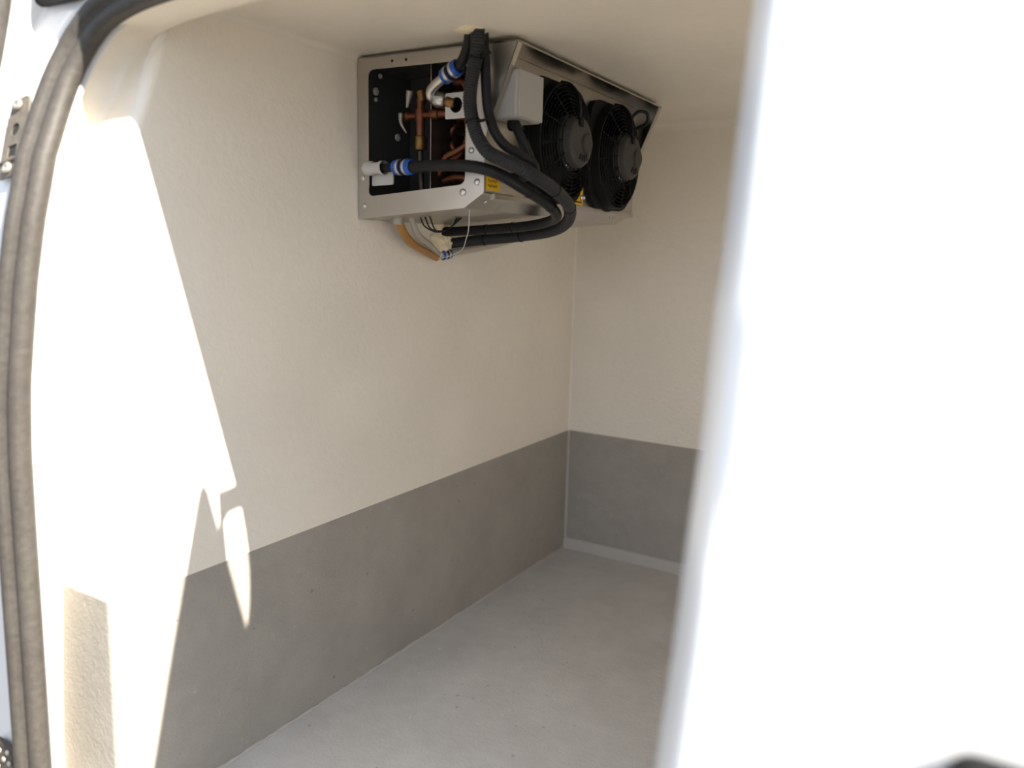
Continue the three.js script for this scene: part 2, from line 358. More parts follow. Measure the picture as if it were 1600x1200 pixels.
// gasket on the front edge of the pillar and a rubber bump stop at the top of the rebate
const gasketPts = [[-0.178, 1.3, 0.126], [-0.183, 1.26, 0.126], [-0.194, 1.21, 0.122], [-0.206, 1.15, 0.112], [-0.225, 1.08, 0.098], [-0.235, 1.0, 0.088], [-0.245, 0.9, 0.088], [-0.25, 0.7, 0.088], [-0.255, 0.4, 0.088], [-0.255, 0.1, 0.088]].map(([x, y, o]) => [x, y, frameEdge(y) + o]);
tag(mesh('pillar_gasket', tube(gasketPts, 0.0125, 90, 12), mat.rubber), 'grey-brown rubber strip on the outer edge of the door pillar, at the left border', 'gasket');
tag(mesh('bump_stop', (() => { const g = new RoundedBoxGeometry(0.12, 0.05, 0.03, 4, 0.014); g.rotateX(0.42); return g.translate(-0.125, 1.262, frameEdge(1.262) + 0.088); })(), mat.hose), 'black rubber block at the top of the door pillar', 'bump stop');

// striker plate on the pillar
const striker = thing('striker_plate', 'dull zinc striker plate with a round and a square hole beside the seal', 'striker plate');
{
  const outline = roundShape([[-0.024, 0.036], [-0.02, 0.036], [-0.02, 0.062, 0.006], [0.022, 0.062, 0.012], [0.028, 0.03], [0.028, -0.034], [0.025, -0.062, 0.008], [-0.024, -0.062, 0.006]]);
  const h1 = new THREE.Path(); h1.absarc(0, 0.012, 0.0095, 0, Math.PI * 2, true); outline.holes.push(h1);
  outline.holes.push(roundShape([[-0.01, -0.031, 0.002], [-0.01, -0.013, 0.002], [0.011, -0.013, 0.002], [0.011, -0.036, 0.002], [0.005, -0.036, 0.001], [0.005, -0.031, 0.001]], THREE.Path));
  mesh('plate', extrudeZ(outline, 0.001, 0.0045, 0.0006), mat.zincDull, striker);
  mesh('backing', new THREE.PlaneGeometry(0.036, 0.07).translate(0.001, -0.01, 0.0026), mat.dark, striker);
  for (const y of [0.05, -0.05]) mesh('screw', latheOn([[0, 0.0085], [0.003, 0.0085], [0.0045, 0.0065], [0.0045, 0.003], [0.0025, 0.0025], [0.0025, 0]], [0, y, 0.0055], [0, 0, 1], 16), mat.screw, striker);
  mesh('ridge', rbox(-0.024, 0.027, -0.041, -0.036, 0.004, 0.009, 0.002), mat.zincDull, striker);
  striker.position.set(-0.145, 1.044, frameEdge(1.044) + 0.0745);
  striker.rotation.set(-0.34, 0, 0.22);
}
const keeper = thing('door_catch', 'small dark metal catch at the foot of the door pillar', 'door catch');
{
  mesh('plate', rbox(-0.04, 0.022, -0.07, 0.012, 0, 0.012, 0.005), mat.darkMetal, keeper);
  for (const [x, y] of [[-0.008, -0.012], [-0.018, 0.0], [0.008, -0.014], [0.006, 0.004], [-0.026, -0.03]]) mesh('screw', latheOn([[0, 0.0045], [0.002, 0.0045], [0.0035, 0.0025], [0.0035, 0]], [x, y, 0.011], [0, 0, 1], 12), mat.screw, keeper);
  mesh('lip', rbox(0.006, 0.024, -0.07, -0.03, 0.008, 0.022, 0.004), mat.hose, keeper);
  keeper.position.set(-0.158, 0.12, frameEdge(0.12) + 0.073);
}

// ---------------------------------------------------------------- sliding door, part open, outside the body
const DT = [[-0.5, 1.61], [0.2, 1.65], [0.5, 1.655], [0.7, 1.648], [0.87, 1.63], [1.3, 1.524]];
const doorOut = (y) => { let i = 0; while (i < DT.length - 2 && y > DT[i + 1][0]) i++; return lerp(DT[i][1], DT[i + 1][1], (y - DT[i][0]) / (DT[i + 1][0] - DT[i][0])); };
const LT = [[-0.5, 0.885], [0.5, 0.896], [0.56, 0.899], [0.65, 0.905], [0.78, 0.911], [0.9, 0.912], [1.05, 0.909], [1.3, 0.909]];
const doorLead = (y) => { let i = 0; while (i < LT.length - 2 && y > LT[i + 1][0]) i++; return lerp(LT[i][1], LT[i + 1][1], (y - LT[i][0]) / (LT[i + 1][0] - LT[i][0])); };
const DOOR_TOP = 1.29, DOOR_END = 2.15;
const slidingDoor = thing('sliding_door', 'white sliding van door standing part open in front of the load space', 'van door');
{
  const recess = (x, y) => {   // pressed blank window panel with rounded corners
    const cx = (0.962 + 2.02) / 2, cy = (0.712 + 1.13) / 2, hx = (2.02 - 0.962) / 2, hy = (1.13 - 0.712) / 2, r = 0.055;
    const qx = Math.abs(x - cx) - hx + r, qy = Math.abs(y - cy) - hy + r;
    const d = Math.hypot(Math.max(qx, 0), Math.max(qy, 0)) + Math.min(Math.max(qx, qy), 0) - r;
    return 0.009 * smooth(0.006, -0.026, d) - 0.0025 * Math.exp(-(((d - 0.012) / 0.012) ** 2));
  };
  const xs = [];
  for (let x = 0; x < 0.14; x += 0.004) xs.push(x);
  for (let x = 0.14; x < 1.0; x += 0.03) xs.push(x);
  for (let x = 1.0; x <= 1.21; x += 0.01) xs.push(x);
  const rows = [], ys = [];
  for (let i = 0; i <= 150; i++) ys.push(lerp(-0.42, DOOR_TOP, i / 150));
  for (const y of ys) {
    const zo = doorOut(y), lead = doorLead(y), R = 0.02, row = [], th = lerp(0.05, 0.022, smooth(1.165, 1.195, y));
    row.push(V(DOOR_END, y, zo - th), V(1.4, y, zo - th), V(lead + 0.02, y, zo - th), V(lead + 0.006, y, zo - th + 0.002));
    for (const [a, b] of [[0.001, 0.034], [0, 0.031], [0.001, 0.0285], [0.004, 0.024], [0.008, 0.018], [0.012, 0.012], [0.0155, 0.0068], [0.0175, 0.004], [0.0195, 0.002], [0.022, 0.0007], [0.025, 0]]) row.push(V(lead + a, y, zo - Math.min(b, th - 0.003)));
    for (const x of xs.slice(1)) { const X = Math.min(DOOR_END, lead + R + 0.006 + x); row.push(V(X, y, zo - recess(X, y))); }
    rows.push(row);
  }
  const lastRow = rows[rows.length - 1], zm = doorOut(DOOR_TOP) - 0.011;
  rows.push(lastRow.map((p) => V(Math.max(p.x, doorLead(DOOR_TOP) + 0.01), DOOR_TOP + 0.008, lerp(p.z, zm, 0.35))));
  rows.push(lastRow.map((p) => V(Math.max(p.x, doorLead(DOOR_TOP) + 0.02), DOOR_TOP + 0.01, zm)));
  mesh('outer_panel', loft(rows), mat.paint, slidingDoor);
  const handle = mesh('handle', rbox(1.072, 1.23, 0.572, 0.643, doorOut(0.6) - 0.006, doorOut(0.6) + 0.03, 0.016), mat.blackPlastic, slidingDoor, 'black pull handle');
  mesh('grip', tube([[1.09, 0.58, doorOut(0.58) + 0.012], [1.1, 0.575, doorOut(0.58) + 0.04], [1.15, 0.572, doorOut(0.58) + 0.045], [1.2, 0.575, doorOut(0.58) + 0.04], [1.212, 0.58, doorOut(0.58) + 0.012]], 0.009, 30, 10), mat.blackPlastic, handle);
  // upper guide arm reaching from the door into the roof rail
  const arm = polyShape([[1.474, 1.1], [1.494, 1.16], [1.488, 1.22], [1.488, 1.292], [1.43, 1.298], [1.43, 1.262], [1.47, 1.258], [1.479, 1.245], [1.474, 1.17]]);
  const guide = mesh('guide_arm', extrudeX(arm, 0.935, 0.947), mat.darkMetal, slidingDoor, 'dark guide arm at the upper front corner');
  mesh('roller', cyl([0.94, 1.255, 1.425], [0.94, 1.285, 1.425], 0.014, 0.014, 16), mat.blackPlastic, guide);
}

// ---------------------------------------------------------------- ground outside
struct('ground', box(-14, 14, -0.72, -0.62, -14, 14), mat.ground, 'dark asphalt yard under the van', 'ground');

// ---------------------------------------------------------------- evaporator (cooling unit)
const Z1 = 0.937, Z0 = 0.28, XF = 0.29;
const unit = thing('evaporator_unit', 'stainless steel cooling unit with two black fans under the ceiling', 'cooling unit');
{
  const outlinePts = [[0.002, 1.252], [0.353, 1.247], [0.296, 1.112], [XF, 1.09], [XF, 1.003, 0.003], [0.249, 0.977, 0.004], [0.002, 0.958]];
  const endShape = () => roundShape(outlinePts);
  const front = endShape();
  front.holes.push(roundShape([[0.028, 1.23, 0.014], [0.028, 1.0, 0.012], [0.25, 1.018, 0.014], [0.25, 1.226, 0.008]], THREE.Path));
  for (const [x, y] of [[0.085, 1.2405], [0.117, 1.2395]]) { const h = new THREE.Path(); h.absarc(x, y, 0.0028, 0, Math.PI * 2, true); front.holes.push(h); }
  const panel = mesh('end_panel', extrudeZ(front, Z1 - 0.002, Z1), mat.steel, unit, 'stainless end panel with a large window');
  for (const [x, y, r] of [[0.016, 0.982, 0.0055], [0.246, 1.004, 0.0065], [0.276, 1.021, 0.006], [0.263, 1.075, 0.0055], [0.264, 1.1, 0.004], [0.012, 1.052, 0.006], [0.012, 1.034, 0.006]])
    mesh('rivet', latheOn([[0, r], [0.0015, r], [0.003, r * 0.6], [0.0033, 0]], [x, y, Z1], [0, 0, 1], 14), mat.bright, panel);
  mesh('end_panel', extrudeZ(endShape(), Z0, Z0 + 0.002), mat.polished, unit, 'far end panel');
  // lip along the slanted front edge of the end panels
  for (const z of [Z1 - 0.014, Z0]) mesh('flange', extrudeZ(polyShape([[0.353, 1.247], [0.296, 1.112], [0.2945, 1.112], [0.3515, 1.247]]), z, z + 0.014), mat.steel, unit);
  mesh('top_cover', extrudeZ(polyShape([[0.002, 1.2535], [0.353, 1.2485], [0.353, 1.245], [0.3515, 1.245], [0.3515, 1.2465], [0.002, 1.2515]]), Z0, Z1), mat.polished, unit);
  // front sheet with two round openings
  const fs = polyShape([[Z0, 1.002], [Z1 - 0.002, 1.002], [Z1 - 0.002, 1.247], [Z0, 1.247]]);
  for (const z of [0.69, 0.435]) { const h = new THREE.Path(); h.absarc(z, 1.116, 0.104, 0, Math.PI * 2, true); fs.holes.push(h); }
  mesh('front_panel', extrudeX(fs, XF - 0.0015, XF), mat.steel, unit);
  // sloped drip tray with a turned-up front edge
  const tray = mesh('drip_tray', extrudeZ(polyShape([[0.002, 0.958], [0.249, 0.977], [XF, 1.003], [XF, 1.0045], [0.248, 0.979], [0.002, 0.9595]]), Z0, Z1 - 0.001), mat.steel, unit, 'sloped stainless drip tray');
  mesh('tray_edge', extrudeZ(polyShape([[0.285, 0.992], [0.294, 0.995], [0.294, 1.003], [0.285, 1.003]]), Z0 + 0.002, Z1 - 0.03), mat.steel, tray);
  for (const z of [0.9, 0.34, 0.36]) mesh('rivet', latheOn([[0, 0.004], [0.002, 0.003], [0.0025, 0]], [0.27, 0.9895, z], [0.53, -0.85, 0], 12), mat.bright, tray);
  mesh('outlet', cyl([0.05, 0.968, 0.88], [0.05, 0.95, 0.88], 0.013, 0.012), mat.screw, tray);
  // inside: black foam-lined back plate and partition (the photograph shows pale bolt heads on them), coil block, coil bends
  mesh('back_plate', box(0.003, 0.006, 0.965, 1.248, Z0 + 0.003, Z1 - 0.003), mat.inner, unit);
  mesh('partition', extrudeZ(polyShape([[0.007, 0.963], [0.246, 0.981], [0.26, 0.992], [0.26, 1.243], [0.007, 1.243]]), 0.784, 0.786), mat.inner, unit);
  mesh('inner_floor', box(0.006, 0.245, 0.98, 0.982, 0.787, Z1 - 0.004), mat.steel, unit);
  mesh('inner_roof', box(0.006, 0.285, 1.2435, 1.2455, Z0 + 0.004, Z1 - 0.004), mat.steel, unit);
  mesh('inner_front', box(0.283, 0.2845, 1.01, 1.243, 0.787, Z1 - 0.004), mat.steel, unit);
  const coil = mesh('coil', box(0.09, 0.2, 1.0, 1.235, Z0 + 0.01, 0.78), mat.fins, unit, 'dark finned coil');
  mesh('coil_plate', box(0.149, 0.1505, 0.985, 1.24, 0.79, 0.905), mat.steel, unit);
  for (let r = 0; r < 7; r++) for (let c = 0; c < 2; c++) {
    const y = 1.215 - r * 0.03, x = 0.17 + c * 0.036, ang = (r + c) % 2 ? 0.5 : -0.5, pts = [];
    for (let i = 0; i <= 8; i++) { const a = (i / 8) * Math.PI, h = Math.sin(a) * 0.03, s = Math.cos(a) * 0.013; pts.push([x + s * Math.sin(ang), y + s * Math.cos(ang), 0.835 + h]); }
    pts.unshift([pts[0][0], pts[0][1], 0.786]); pts.push([pts[pts.length - 1][0], pts[pts.length - 1][1], 0.786]);
    mesh('coil_bend', tube(pts, 0.0048, 28, 8), mat.copper, coil);
  }
  for (const [y, z, r] of [[1.201, 0.892, 0.0075], [1.186, 0.892, 0.004], [1.232, 0.879, 0.005], [1.124, 0.826, 0.0075]]) mesh('bolt', latheX([[0, r], [0.0025, r], [0.004, r * 0.6], [0.004, 0]], 0.006, y, z, 10), mat.whitePlastic, unit);
  mesh('inner_bracket', extrudeZ(polyShape([[0.118, 1.236], [0.15, 1.236], [0.148, 1.216]]), 0.86, 0.863), mat.steel, unit);

  // pipework in the window: brass tee, valve, copper pipes
  const valve = mesh('tee_valve', mergeGeometries([
    latheOn([[0, 0.007], [0.012, 0.0085], [0.03, 0.0085], [0.05, 0.007], [0.068, 0.0085], [0.075, 0.006]], [0.122, 1.108, 0.9], [0, 1, 0]),
    latheOn([[-0.04, 0.003], [-0.037, 0.0085], [-0.028, 0.0085], [-0.024, 0.0055], [0.022, 0.006], [0.026, 0.0095], [0.04, 0.0095], [0.042, 0.004]], [0.122, 1.148, 0.9], [1, 0, 0], 10),
    latheOn([[0, 0.0098], [0.014, 0.0108], [0.022, 0.0098]], [0.122, 1.137, 0.9], [0, 1, 0], 8),
  ].map((g) => g.toNonIndexed())), mat.copper, unit, 'dull copper tee valve');
  mesh('nut', latheOn([[0, 0.006], [0.002, 0.0115], [0.024, 0.0115], [0.027, 0.008]], [0.122, 1.085, 0.9], [0, 1, 0], 6), mat.brass, valve, 'brass hexagon nut');
  mesh('stem', cyl([0.122, 1.19, 0.9], [0.126, 1.172, 0.9], 0.0095, 0.008), mat.brass, valve);
  mesh('lever', tube([[0.1, 1.162, 0.912], [0.106, 1.178, 0.915], [0.108, 1.19, 0.914]], 0.0045, 16, 8, (t) => 0.0025 + 0.0045 * t), mat.screw, valve);
  mesh('lever', tube([[0.085, 1.152, 0.912], [0.088, 1.135, 0.915], [0.1, 1.116, 0.914]], 0.004, 16, 8, (t) => 0.0048 - 0.0035 * t), mat.screw, valve);
  mesh('copper_pipe', tube([[0.122, 1.085, 0.9], [0.123, 1.05, 0.9], [0.124, 1.0, 0.895]], 0.0055, 24, 10), mat.darkMetal, unit);
  mesh('copper_pipe', tube([[0.165, 1.148, 0.9], [0.185, 1.147, 0.9], [0.2, 1.143, 0.895], [0.23, 1.14, 0.89]], 0.007, 24, 10), mat.copper, unit);
  mesh('copper_pipe', tube([[0.2, 1.2, 0.9], [0.225, 1.195, 0.91], [0.236, 1.17, 0.905], [0.232, 1.13, 0.9]], 0.006, 24, 10), mat.copper, unit);
  mesh('copper_pipe', tube([[0.2, 1.18, 0.885], [0.215, 1.15, 0.89], [0.22, 1.11, 0.885], [0.2, 1.08, 0.88], [0.17, 1.06, 0.88]], 0.006, 30, 10), mat.copper, unit);
  mesh('copper_pipe', tube([[0.16, 1.04, 0.89], [0.18, 1.07, 0.9], [0.205, 1.08, 0.9], [0.235, 1.1, 0.89]], 0.0055, 30, 10), mat.copper, unit);
  mesh('copper_pipe', tube([[0.165, 1.03, 0.885], [0.2, 1.035, 0.89], [0.235, 1.03, 0.885]], 0.006, 24, 10), mat.copper, unit);
  // pale bracket with a round hole
  const br = roundShape([[0.2, 1.132, 0.003], [0.2485, 1.132], [0.2485, 1.176], [0.2, 1.176, 0.003]]);
  const bh = new THREE.Path(); bh.absarc(0.223, 1.155, 0.0135, 0, Math.PI * 2, true); br.holes.push(bh);
  mesh('valve_bracket', extrudeZ(br, 0.927, 0.9295), mat.whitePlastic, unit, 'pale bracket with a round hole');
  mesh('bracket_socket', latheOn([[0, 0.013], [0.03, 0.013]], [0.223, 1.155, 0.897], [0, 0, 1]), mat.dark, unit);
  mesh('pipe_nut', latheOn([[0, 0.008], [0.003, 0.0145], [0.02, 0.0145], [0.023, 0.009]], [0.176, 1.168, 0.93], [1, -0.15, -0.2], 6), mat.bright, unit);
  mesh('pipe_union', latheOn([[0, 0.009], [0.002, 0.011], [0.015, 0.011], [0.018, 0.007]], [0.2, 1.162, 0.926], [1, -0.15, -0.2], 6), mat.brass, unit);
  mesh('hose_bracket', extrudeZ(roundShape([[0.028, 1.02, 0.003], [0.08, 1.022, 0.004], [0.08, 1.048], [0.028, 1.05]]), 0.925, 0.928), mat.whitePlastic, unit, 'pale bracket plate behind the lower hose fitting');

  // junction box between end panel and first fan
  const jb = mesh('junction_box', rbox(XF, 0.345, 1.128, 1.209, 0.836, 0.922, 0.006), mat.boxGrey, unit, 'grey plastic junction box');
  mesh('lid', rbox(0.344, 0.3475, 1.13, 1.207, 0.838, 0.92, 0.0015), mat.boxGrey, jb);
  mesh('cable_gland', latheOn([[0, 0.011], [0.012, 0.011], [0.018, 0.008]], [0.318, 1.13, 0.889], [0, -1, 0.1], 12), mat.blackPlastic, jb);
  mesh('cable', tube([[0.315, 1.135, 0.889], [0.33, 1.105, 0.887], [0.336, 1.083, 0.874], [0.33, 1.066, 0.85], [0.306, 1.056, 0.844], [0.286, 1.056, 0.842]], 0.0085, 40, 12), mat.hose, jb, 'thick black cable from the junction box');
  mesh('latch', rbox(XF, 0.2925, 1.03, 1.05, 0.8, 0.83, 0.001), mat.steel, unit);

  // two axial fans
  const fanFrame = () => {   // rounded square mounting frame
    const f = roundShape([[-0.117, -0.114, 0.075], [-0.117, 0.114, 0.055], [0.117, 0.114, 0.055], [0.117, -0.114, 0.075]]);
    const h = new THREE.Path(); h.absarc(0, 0, 0.104, 0, Math.PI * 2, true); f.holes.push(h);
    return extrudeX(f, 0, 0.012);
  };
  const fanParts = (zc) => {
    const fan = new THREE.Group(); fan.name = 'fan'; unit.add(fan); fan.position.set(XF, 1.116, zc);
    mesh('shroud', mergeGeometries([
      latheX([[0, 0.103], [0.0, 0.118], [0.004, 0.118], [0.006, 0.113], [0.03, 0.1115], [0.033, 0.109], [0.031, 0.1065], [-0.02, 0.104], [-0.02, 0.1025]], 0, 0, 0, 56),
      fanFrame(),
    ].map((g) => g.index ? g.toNonIndexed() : g)), mat.blackPlastic, fan, 'black fan shroud');
    const wires = [];
    for (let k = 0; k < 8; k++) { const r = 0.052 + k * 0.0074; wires.push(new THREE.TorusGeometry(r, 0.0009, 5, 56).rotateY(Math.PI / 2).translate(lerp(0.047, 0.034, k / 7), 0, 0)); }
    for (let k = 0; k < 12; k++) { const a = (k / 12) * Math.PI * 2; wires.push(cyl([0.048, Math.cos(a) * 0.046, Math.sin(a) * 0.046], [0.033, Math.cos(a + 0.12) * 0.108, Math.sin(a + 0.12) * 0.108], 0.0013, 0.0013, 6)); }
    mesh('grille', mergeGeometries(wires.map((g) => g.toNonIndexed())), mat.blackPlastic, fan, 'black wire grille');
    const motor = mesh('motor', latheX([[-0.01, 0.046], [0.028, 0.048], [0.034, 0.053], [0.042, 0.053], [0.044, 0.049], [0.058, 0.048], [0.0635, 0.044], [0.0645, 0.036], [0.0665, 0.034], [0.0675, 0.012], [0.066, 0]], 0, 0, 0, 44), mat.motor, fan, 'dark grey fan motor');
    mesh('boss', latheX([[0, 0.019], [0.004, 0.019], [0.0058, 0.016], [0.0062, 0]], 0.067, -0.002, -0.012, 24), mat.motor, motor);
    for (let k = 0; k < 4; k++) { const a = -0.45 + k * 0.3 + Math.PI; mesh('vent', rbox(0.0668, 0.0685, -0.0065, 0.0065, -0.0016, 0.0016, 0.0006).rotateX(-(a - Math.PI)).translate(0, -0.031 * Math.cos(a - Math.PI), 0.031 * Math.sin(a - Math.PI)), mat.dark, motor); }
    for (let k = 0; k < 3; k++) { const a = 0.6 + k * 2.094; mesh('screw', latheX([[0, 0.0042], [0.004, 0.0042], [0.0046, 0]], 0.042, Math.cos(a) * 0.051, Math.sin(a) * 0.051, 10), k === 1 ? mat.bright : mat.motor, motor); }
    mesh('wire', tube([[0.06, 0.03, 0.012], [0.066, 0.05, 0.018], [0.058, 0.085, 0.012], [0.035, 0.108, 0.004], [0.012, 0.116, -0.004]], 0.0034, 30, 8), mat.hose, motor, 'black motor lead');
    mesh('connector', rbox(0.055, 0.07, 0.026, 0.044, 0.006, 0.02, 0.002), mat.blackPlastic, motor);
    for (let k = 0; k < 7; k++) {
      const a0 = (k / 7) * Math.PI * 2, rows = [];
      for (let i = 0; i <= 6; i++) { const r = lerp(0.046, 0.101, i / 6), row = []; for (let j = 0; j <= 4; j++) { const t = a0 + lerp(-0.26, 0.26, j / 4) + 0.35 * (i / 6), h = lerp(-0.012, 0.016, j / 4); row.push(V(h, Math.cos(t) * r, Math.sin(t) * r)); } rows.push(row); }
      mesh('blade', loft(rows), mat.blackPlastic, fan);
    }
    return fan;
  };
  fanParts(0.69); fanParts(0.435);
  mesh('lead_loop', tube([[0.3, 1.2, 0.36], [0.325, 1.228, 0.35], [0.34, 1.225, 0.335], [0.335, 1.205, 0.325], [0.3, 1.19, 0.33]], 0.004, 36, 8), mat.hose, unit, 'black cable loop beside the second fan');
  for (const z of [0.557, 0.546]) mesh('screw', latheX([[0, 0.0045], [0.003, 0.0045], [0.004, 0]], XF, 1.022, z, 12), mat.bright, unit);

  // yellow stickers
  const sticker = (w, h, draw) => {
    const c = document.createElement('canvas'); c.width = 128; c.height = Math.round(128 * h / w);
    const g = c.getContext('2d'); g.fillStyle = '#e8b80c'; g.fillRect(0, 0, c.width, c.height); draw(g, c.width, c.height);
    const t = new THREE.CanvasTexture(c); t.colorSpace = THREE.SRGBColorSpace;
    return M({ name: 'yellow sticker', map: t, roughness: 0.45 });
  };
  const stick = (zc, yc, w, h, m, label) => mesh('sticker', new THREE.BoxGeometry(w, h, 0.0006).rotateY(Math.PI / 2).translate(XF + 0.0006, yc, zc), m, unit, label);
  stick(0.9095, 1.0205, 0.044, 0.025, sticker(0.044, 0.025, (g, w, h) => { g.fillStyle = '#5a4708'; for (const [y, n] of [[0.34, 7], [0.68, 8]]) for (let k = 0; k < n; k++) g.fillRect(w * (0.16 + 0.68 * k / n), h * (y - 0.08 + 0.03 * ((k * 7) % 3 - 1)), w * 0.055, h * 0.17); }), 'yellow sticker with two lines of dark print');
  stick(0.575, 1.0225, 0.046, 0.05, sticker(0.046, 0.05, (g, w, h) => {
    g.fillStyle = '#1a1503'; g.beginPath(); g.moveTo(w * 0.5, h * 0.1); g.lineTo(w * 0.93, h * 0.76); g.lineTo(w * 0.07, h * 0.76); g.closePath(); g.fill();
    g.fillStyle = '#e8b80c'; g.beginPath(); g.moveTo(w * 0.5, h * 0.21); g.lineTo(w * 0.82, h * 0.7); g.lineTo(w * 0.18, h * 0.7); g.closePath(); g.fill();
    g.fillStyle = '#1a1503'; g.beginPath(); g.moveTo(w * 0.54, h * 0.32); g.lineTo(w * 0.42, h * 0.52); g.lineTo(w * 0.5, h * 0.52); g.lineTo(w * 0.44, h * 0.66); g.lineTo(w * 0.6, h * 0.46); g.lineTo(w * 0.52, h * 0.46); g.closePath(); g.fill();
    for (let k = 0; k < 7; k++) g.fillRect(w * (0.14 + k * 0.1), h * 0.86, w * 0.06, h * 0.06);
  }), 'yellow warning triangle sticker');
}

// ---------------------------------------------------------------- hoses
function ringOn(curve, t, r, len, name, material, parent, label) {
  const p = curve.getPointAt(t), d = curve.getTangentAt(t);
  return mesh(name, latheOn([[-len / 2, r * 0.9], [-len / 2 + 0.0006, r], [len / 2 - 0.0006, r], [len / 2, r * 0.9]], [p.x, p.y, p.z], [d.x, d.y, d.z], 20), material, parent, label);
}
function clampOn(curve, t0, t1, r, parent) {   // blue crimp cage with two bright bands
  const a = curve.getPointAt(t0), b = curve.getPointAt(t1), d = b.clone().sub(a), L = d.length();
  const at = (f) => a.clone().addScaledVector(d, f).toArray();
  const c = mesh('blue_clamp', latheOn([[0, r * 1.05], [0.0015, r * 1.32], [L * 0.3, r * 1.3], [L * 0.5, r * 1.18], [L * 0.7, r * 1.3], [L - 0.0015, r * 1.32], [L, r * 1.05]], a.toArray(), d.toArray(), 16), mat.blue, parent, 'blue plastic hose clamp');
  for (const f of [0.3, 0.7]) mesh('band', latheOn([[-0.0027, r * 1.26], [-0.0024, r * 1.38], [0.0024, r * 1.38], [0.0027, r * 1.26]], at(f), d.toArray(), 20), mat.bright, c, 'bright metal clamp band');
  mesh('gap_ring', latheOn([[-0.003, r * 1.24], [-0.0028, r * 1.3], [0.0028, r * 1.3], [0.003, r * 1.24]], at(0.5), d.toArray(), 20), mat.blackPlastic, c);
}
function tie(curve, t, r, parent, tail) {
  const z = ringOn(curve, t, r * 1.07, 0.004, 'cable_tie', mat.blackPlastic, parent);
  if (tail) { const p = curve.getPointAt(t); mesh('tie_tail', tube([[p.x + r, p.y, p.z + 0.002], [p.x + r + tail * 0.5, p.y - 0.001, p.z + 0.004], [p.x + r + tail, p.y + 0.002, p.z + 0.006]], 0.0028, 8, 6), mat.blackPlastic, z); }
}
{
  const B = curveOf([[0.306, 1.262, 0.987], [0.302, 1.23, 0.983], [0.296, 1.212, 0.979], [0.285, 1.177, 0.974], [0.282, 1.148, 0.972], [0.287, 1.121, 0.972], [0.298, 1.091, 0.97], [0.318, 1.066, 0.968], [0.343, 1.054, 0.963], [0.366, 1.043, 0.95], [0.38, 1.032, 0.926], [0.386, 1.017, 0.875], [0.377, 1.001, 0.803], [0.355, 0.983, 0.733], [0.322, 0.963, 0.683], [0.27, 0.948, 0.645], [0.18, 0.937, 0.62], [0.08, 0.927, 0.628], [0.003, 0.918, 0.648]]);
  const cond = thing('corrugated_conduit', 'thick grey corrugated hose hanging from the ceiling and looping under the cooling unit', 'hose', 'hoses of the cooling unit');
  mesh('conduit', tube(B, 0.0118, 1600, 14, (t) => t < 0.33 ? 0.0116 + 0.0006 * Math.sin(t * Math.PI * 2 * 200) : 0.012), mat.conduit, cond);
  tie(B, 0.05, 0.012, cond, 0.02); tie(B, 0.165, 0.012, cond, 0.022); tie(B, 0.41, 0.0122, cond); tie(B, 0.53, 0.0122, cond); tie(B, 0.8, 0.0122, cond); tie(B, 0.9, 0.0122, cond);
  const D = curveOf([[0.04, 1.051, 0.94], [0.08, 1.051, 0.944], [0.136, 1.0495, 0.952], [0.214, 1.049, 0.96], [0.27, 1.046, 0.963], [0.301, 1.041, 0.957], [0.33, 1.03, 0.942], [0.348, 1.013, 0.905], [0.352, 0.998, 0.848], [0.345, 0.984, 0.785], [0.325, 0.971, 0.733], [0.285, 0.963, 0.7], [0.23, 0.956, 0.682], [0.115, 0.948, 0.672], [0.003, 0.942, 0.672]]);
  const low = thing('refrigerant_hose', 'smooth black hose with a blue clamp leaving the window of the cooling unit low down', 'hose', 'hoses of the cooling unit');
  mesh('hose', tube(D, 0.0102, 220, 16, (t) => t < 0.085 ? 0.008 : 0.0102), mat.hose, low);
  clampOn(D, 0.072, 0.122, 0.0108, low);
  mesh('fitting', latheOn([[0, 0.008], [0.002, 0.0135], [0.016, 0.0135], [0.018, 0.0105], [0.036, 0.0105], [0.04, 0.013], [0.048, 0.013]], [0.024, 1.0515, 0.9395], [1, 0, 0.08], 18), mat.whitePlastic, low, 'pale metal hose fitting');
  for (const t of [0.42, 0.52, 0.78, 0.86]) tie(D, t, 0.0104, low);
  const A = curveOf([[0.285, 1.262, 0.981], [0.282, 1.246, 0.977], [0.275, 1.235, 0.972], [0.263, 1.22, 0.966], [0.249, 1.209, 0.962], [0.227, 1.202, 0.957], [0.206, 1.193, 0.953], [0.189, 1.185, 0.949], [0.179, 1.178, 0.945], [0.176, 1.17, 0.94], [0.178, 1.166, 0.932]]);
  const up = thing('refrigerant_hose', 'thin black hose with a blue clamp running from the ceiling into the unit window', 'hose', 'hoses of the cooling unit');
  mesh('hose', tube(A, 0.009, 120, 14, (t) => t < 0.62 ? 0.009 : 0.0072), mat.hose, up);
  clampOn(A, 0.4, 0.63, 0.0105, up);
  mesh('elbow', tube([0.64, 0.72, 0.8, 0.88, 0.94, 1].map((t) => A.getPointAt(t).toArray()), 0.0085, 40, 14), mat.bright, up, 'bright metal elbow');
  const cable = thing('power_cable', 'black cable tied behind the grey corrugated hose', 'cable');
  mesh('cable', tube([[0.3, 1.262, 0.962], [0.3, 1.241, 0.96], [0.301, 1.225, 0.958], [0.302, 1.182, 0.955], [0.306, 1.139, 0.953], [0.319, 1.102, 0.951], [0.334, 1.08, 0.942], [0.352, 1.067, 0.925], [0.364, 1.056, 0.9], [0.352, 1.04, 0.872], [0.31, 1.035, 0.862], [0.288, 1.036, 0.86]], 0.0085, 120, 12), mat.hose, cable);

  const drain = thing('drain_hose', 'amber drain hose bending from the drip tray down to the bulkhead', 'drain hose');
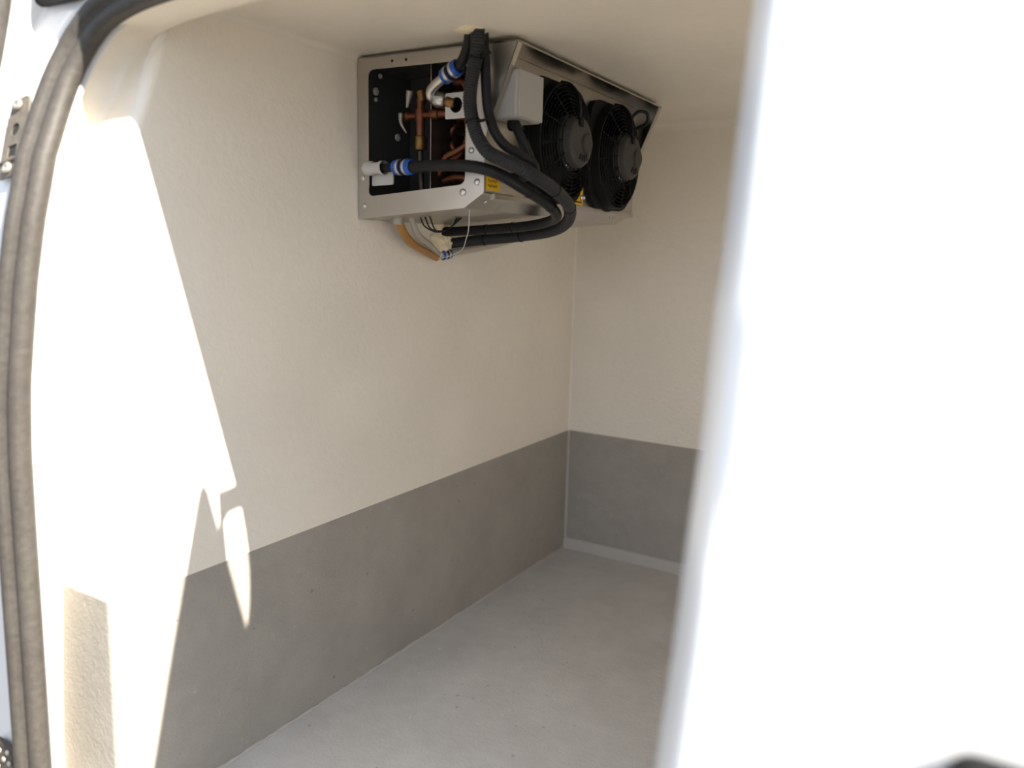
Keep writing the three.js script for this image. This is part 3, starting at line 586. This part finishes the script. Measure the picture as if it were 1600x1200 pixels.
  mesh('hose', tube([[0.05, 0.972, 0.88], [0.048, 0.946, 0.866], [0.038, 0.919, 0.825], [0.02, 0.899, 0.75], [0.006, 0.887, 0.69]], 0.0085, 60, 14), mat.amber, drain);
  const drain2 = thing('drain_hose', 'thin grey tube bending down beside the amber drain hose', 'drain hose');
  mesh('hose', tube([[0.07, 0.975, 0.868], [0.06, 0.936, 0.83], [0.038, 0.914, 0.76], [0.012, 0.895, 0.692]], 0.0062, 50, 12), mat.clear, drain2);
  const clear = thing('drain_hose', 'milky tube running along the bulkhead under the cooling unit from a small blue clamp', 'drain hose');
  const CC = curveOf([[0.01, 0.891, 0.682], [0.014, 0.894, 0.66], [0.02, 0.9, 0.629], [0.03, 0.911, 0.551], [0.045, 0.925, 0.474], [0.06, 0.946, 0.391], [0.07, 0.968, 0.321]]);
  mesh('hose', tube(CC, 0.008, 70, 12), mat.clear, clear);
  clampOn(CC, 0.01, 0.08, 0.0085, clear);
  tag(mesh('sensor_wire', tube([[0.235, 0.98, 0.9], [0.228, 0.957, 0.89], [0.22, 0.94, 0.88], [0.194, 0.923, 0.85], [0.151, 0.905, 0.8], [0.06, 0.89, 0.72], [0.003, 0.884, 0.69]], 0.0009, 50, 6), mat.whitePlastic), 'thin pale wire hanging below the cooling unit', 'wire');
  const loops = thing('wire_bundle', 'small tangle of dark thin wires under the drip tray', 'wire');
  for (let k = 0; k < 3; k++) mesh('wire', tube([[0.09 + k * 0.012, 0.968, 0.86], [0.085 + k * 0.014, 0.948 - k * 0.004, 0.835], [0.1 + k * 0.012, 0.938 + k * 0.003, 0.81], [0.125, 0.95, 0.8], [0.13 + k * 0.006, 0.968, 0.79]], 0.0015, 40, 6), mat.hose, loops);
}
// foam round the holes where the hoses pass
function foamBlob(at, axis, sx, sy, h, s) {
  const rows = [];
  for (let i = 0; i <= 12; i++) { const row = []; for (let j = 0; j < 28; j++) { const a = (j / 28) * Math.PI * 2, f = i / 12, w = 1 + 0.22 * noise(Math.cos(a) * 1.4 + s, Math.sin(a) * 1.4), r = Math.sin(f * Math.PI / 2) * w; row.push(V(Math.cos(a) * r * sx, Math.cos(f * Math.PI / 2) * h * (1 + 0.35 * noise(Math.cos(a) * r * 3 + s, Math.sin(a) * r * 3)), Math.sin(a) * r * sy)); } rows.push(row); }
  const g = loft(rows, true);
  g.applyQuaternion(new THREE.Quaternion().setFromUnitVectors(V(0, 1, 0), V(...axis)));
  return g.translate(...at);
}
tag(mesh('sealing_foam', foamBlob([0.292, CEIL + 0.001, 0.985], [0, -1, 0], 0.028, 0.026, 0.007, 3), mat.foam), 'cream foam patch round the hoses at the ceiling', 'foam');
tag(mesh('sealing_foam', foamBlob([-0.001, 0.922, 0.665], [1, 0, 0], 0.05, 0.04, 0.02, 9), mat.foam), 'cream foam patch round the hoses on the bulkhead', 'foam');

renderer.render(scene, camera);
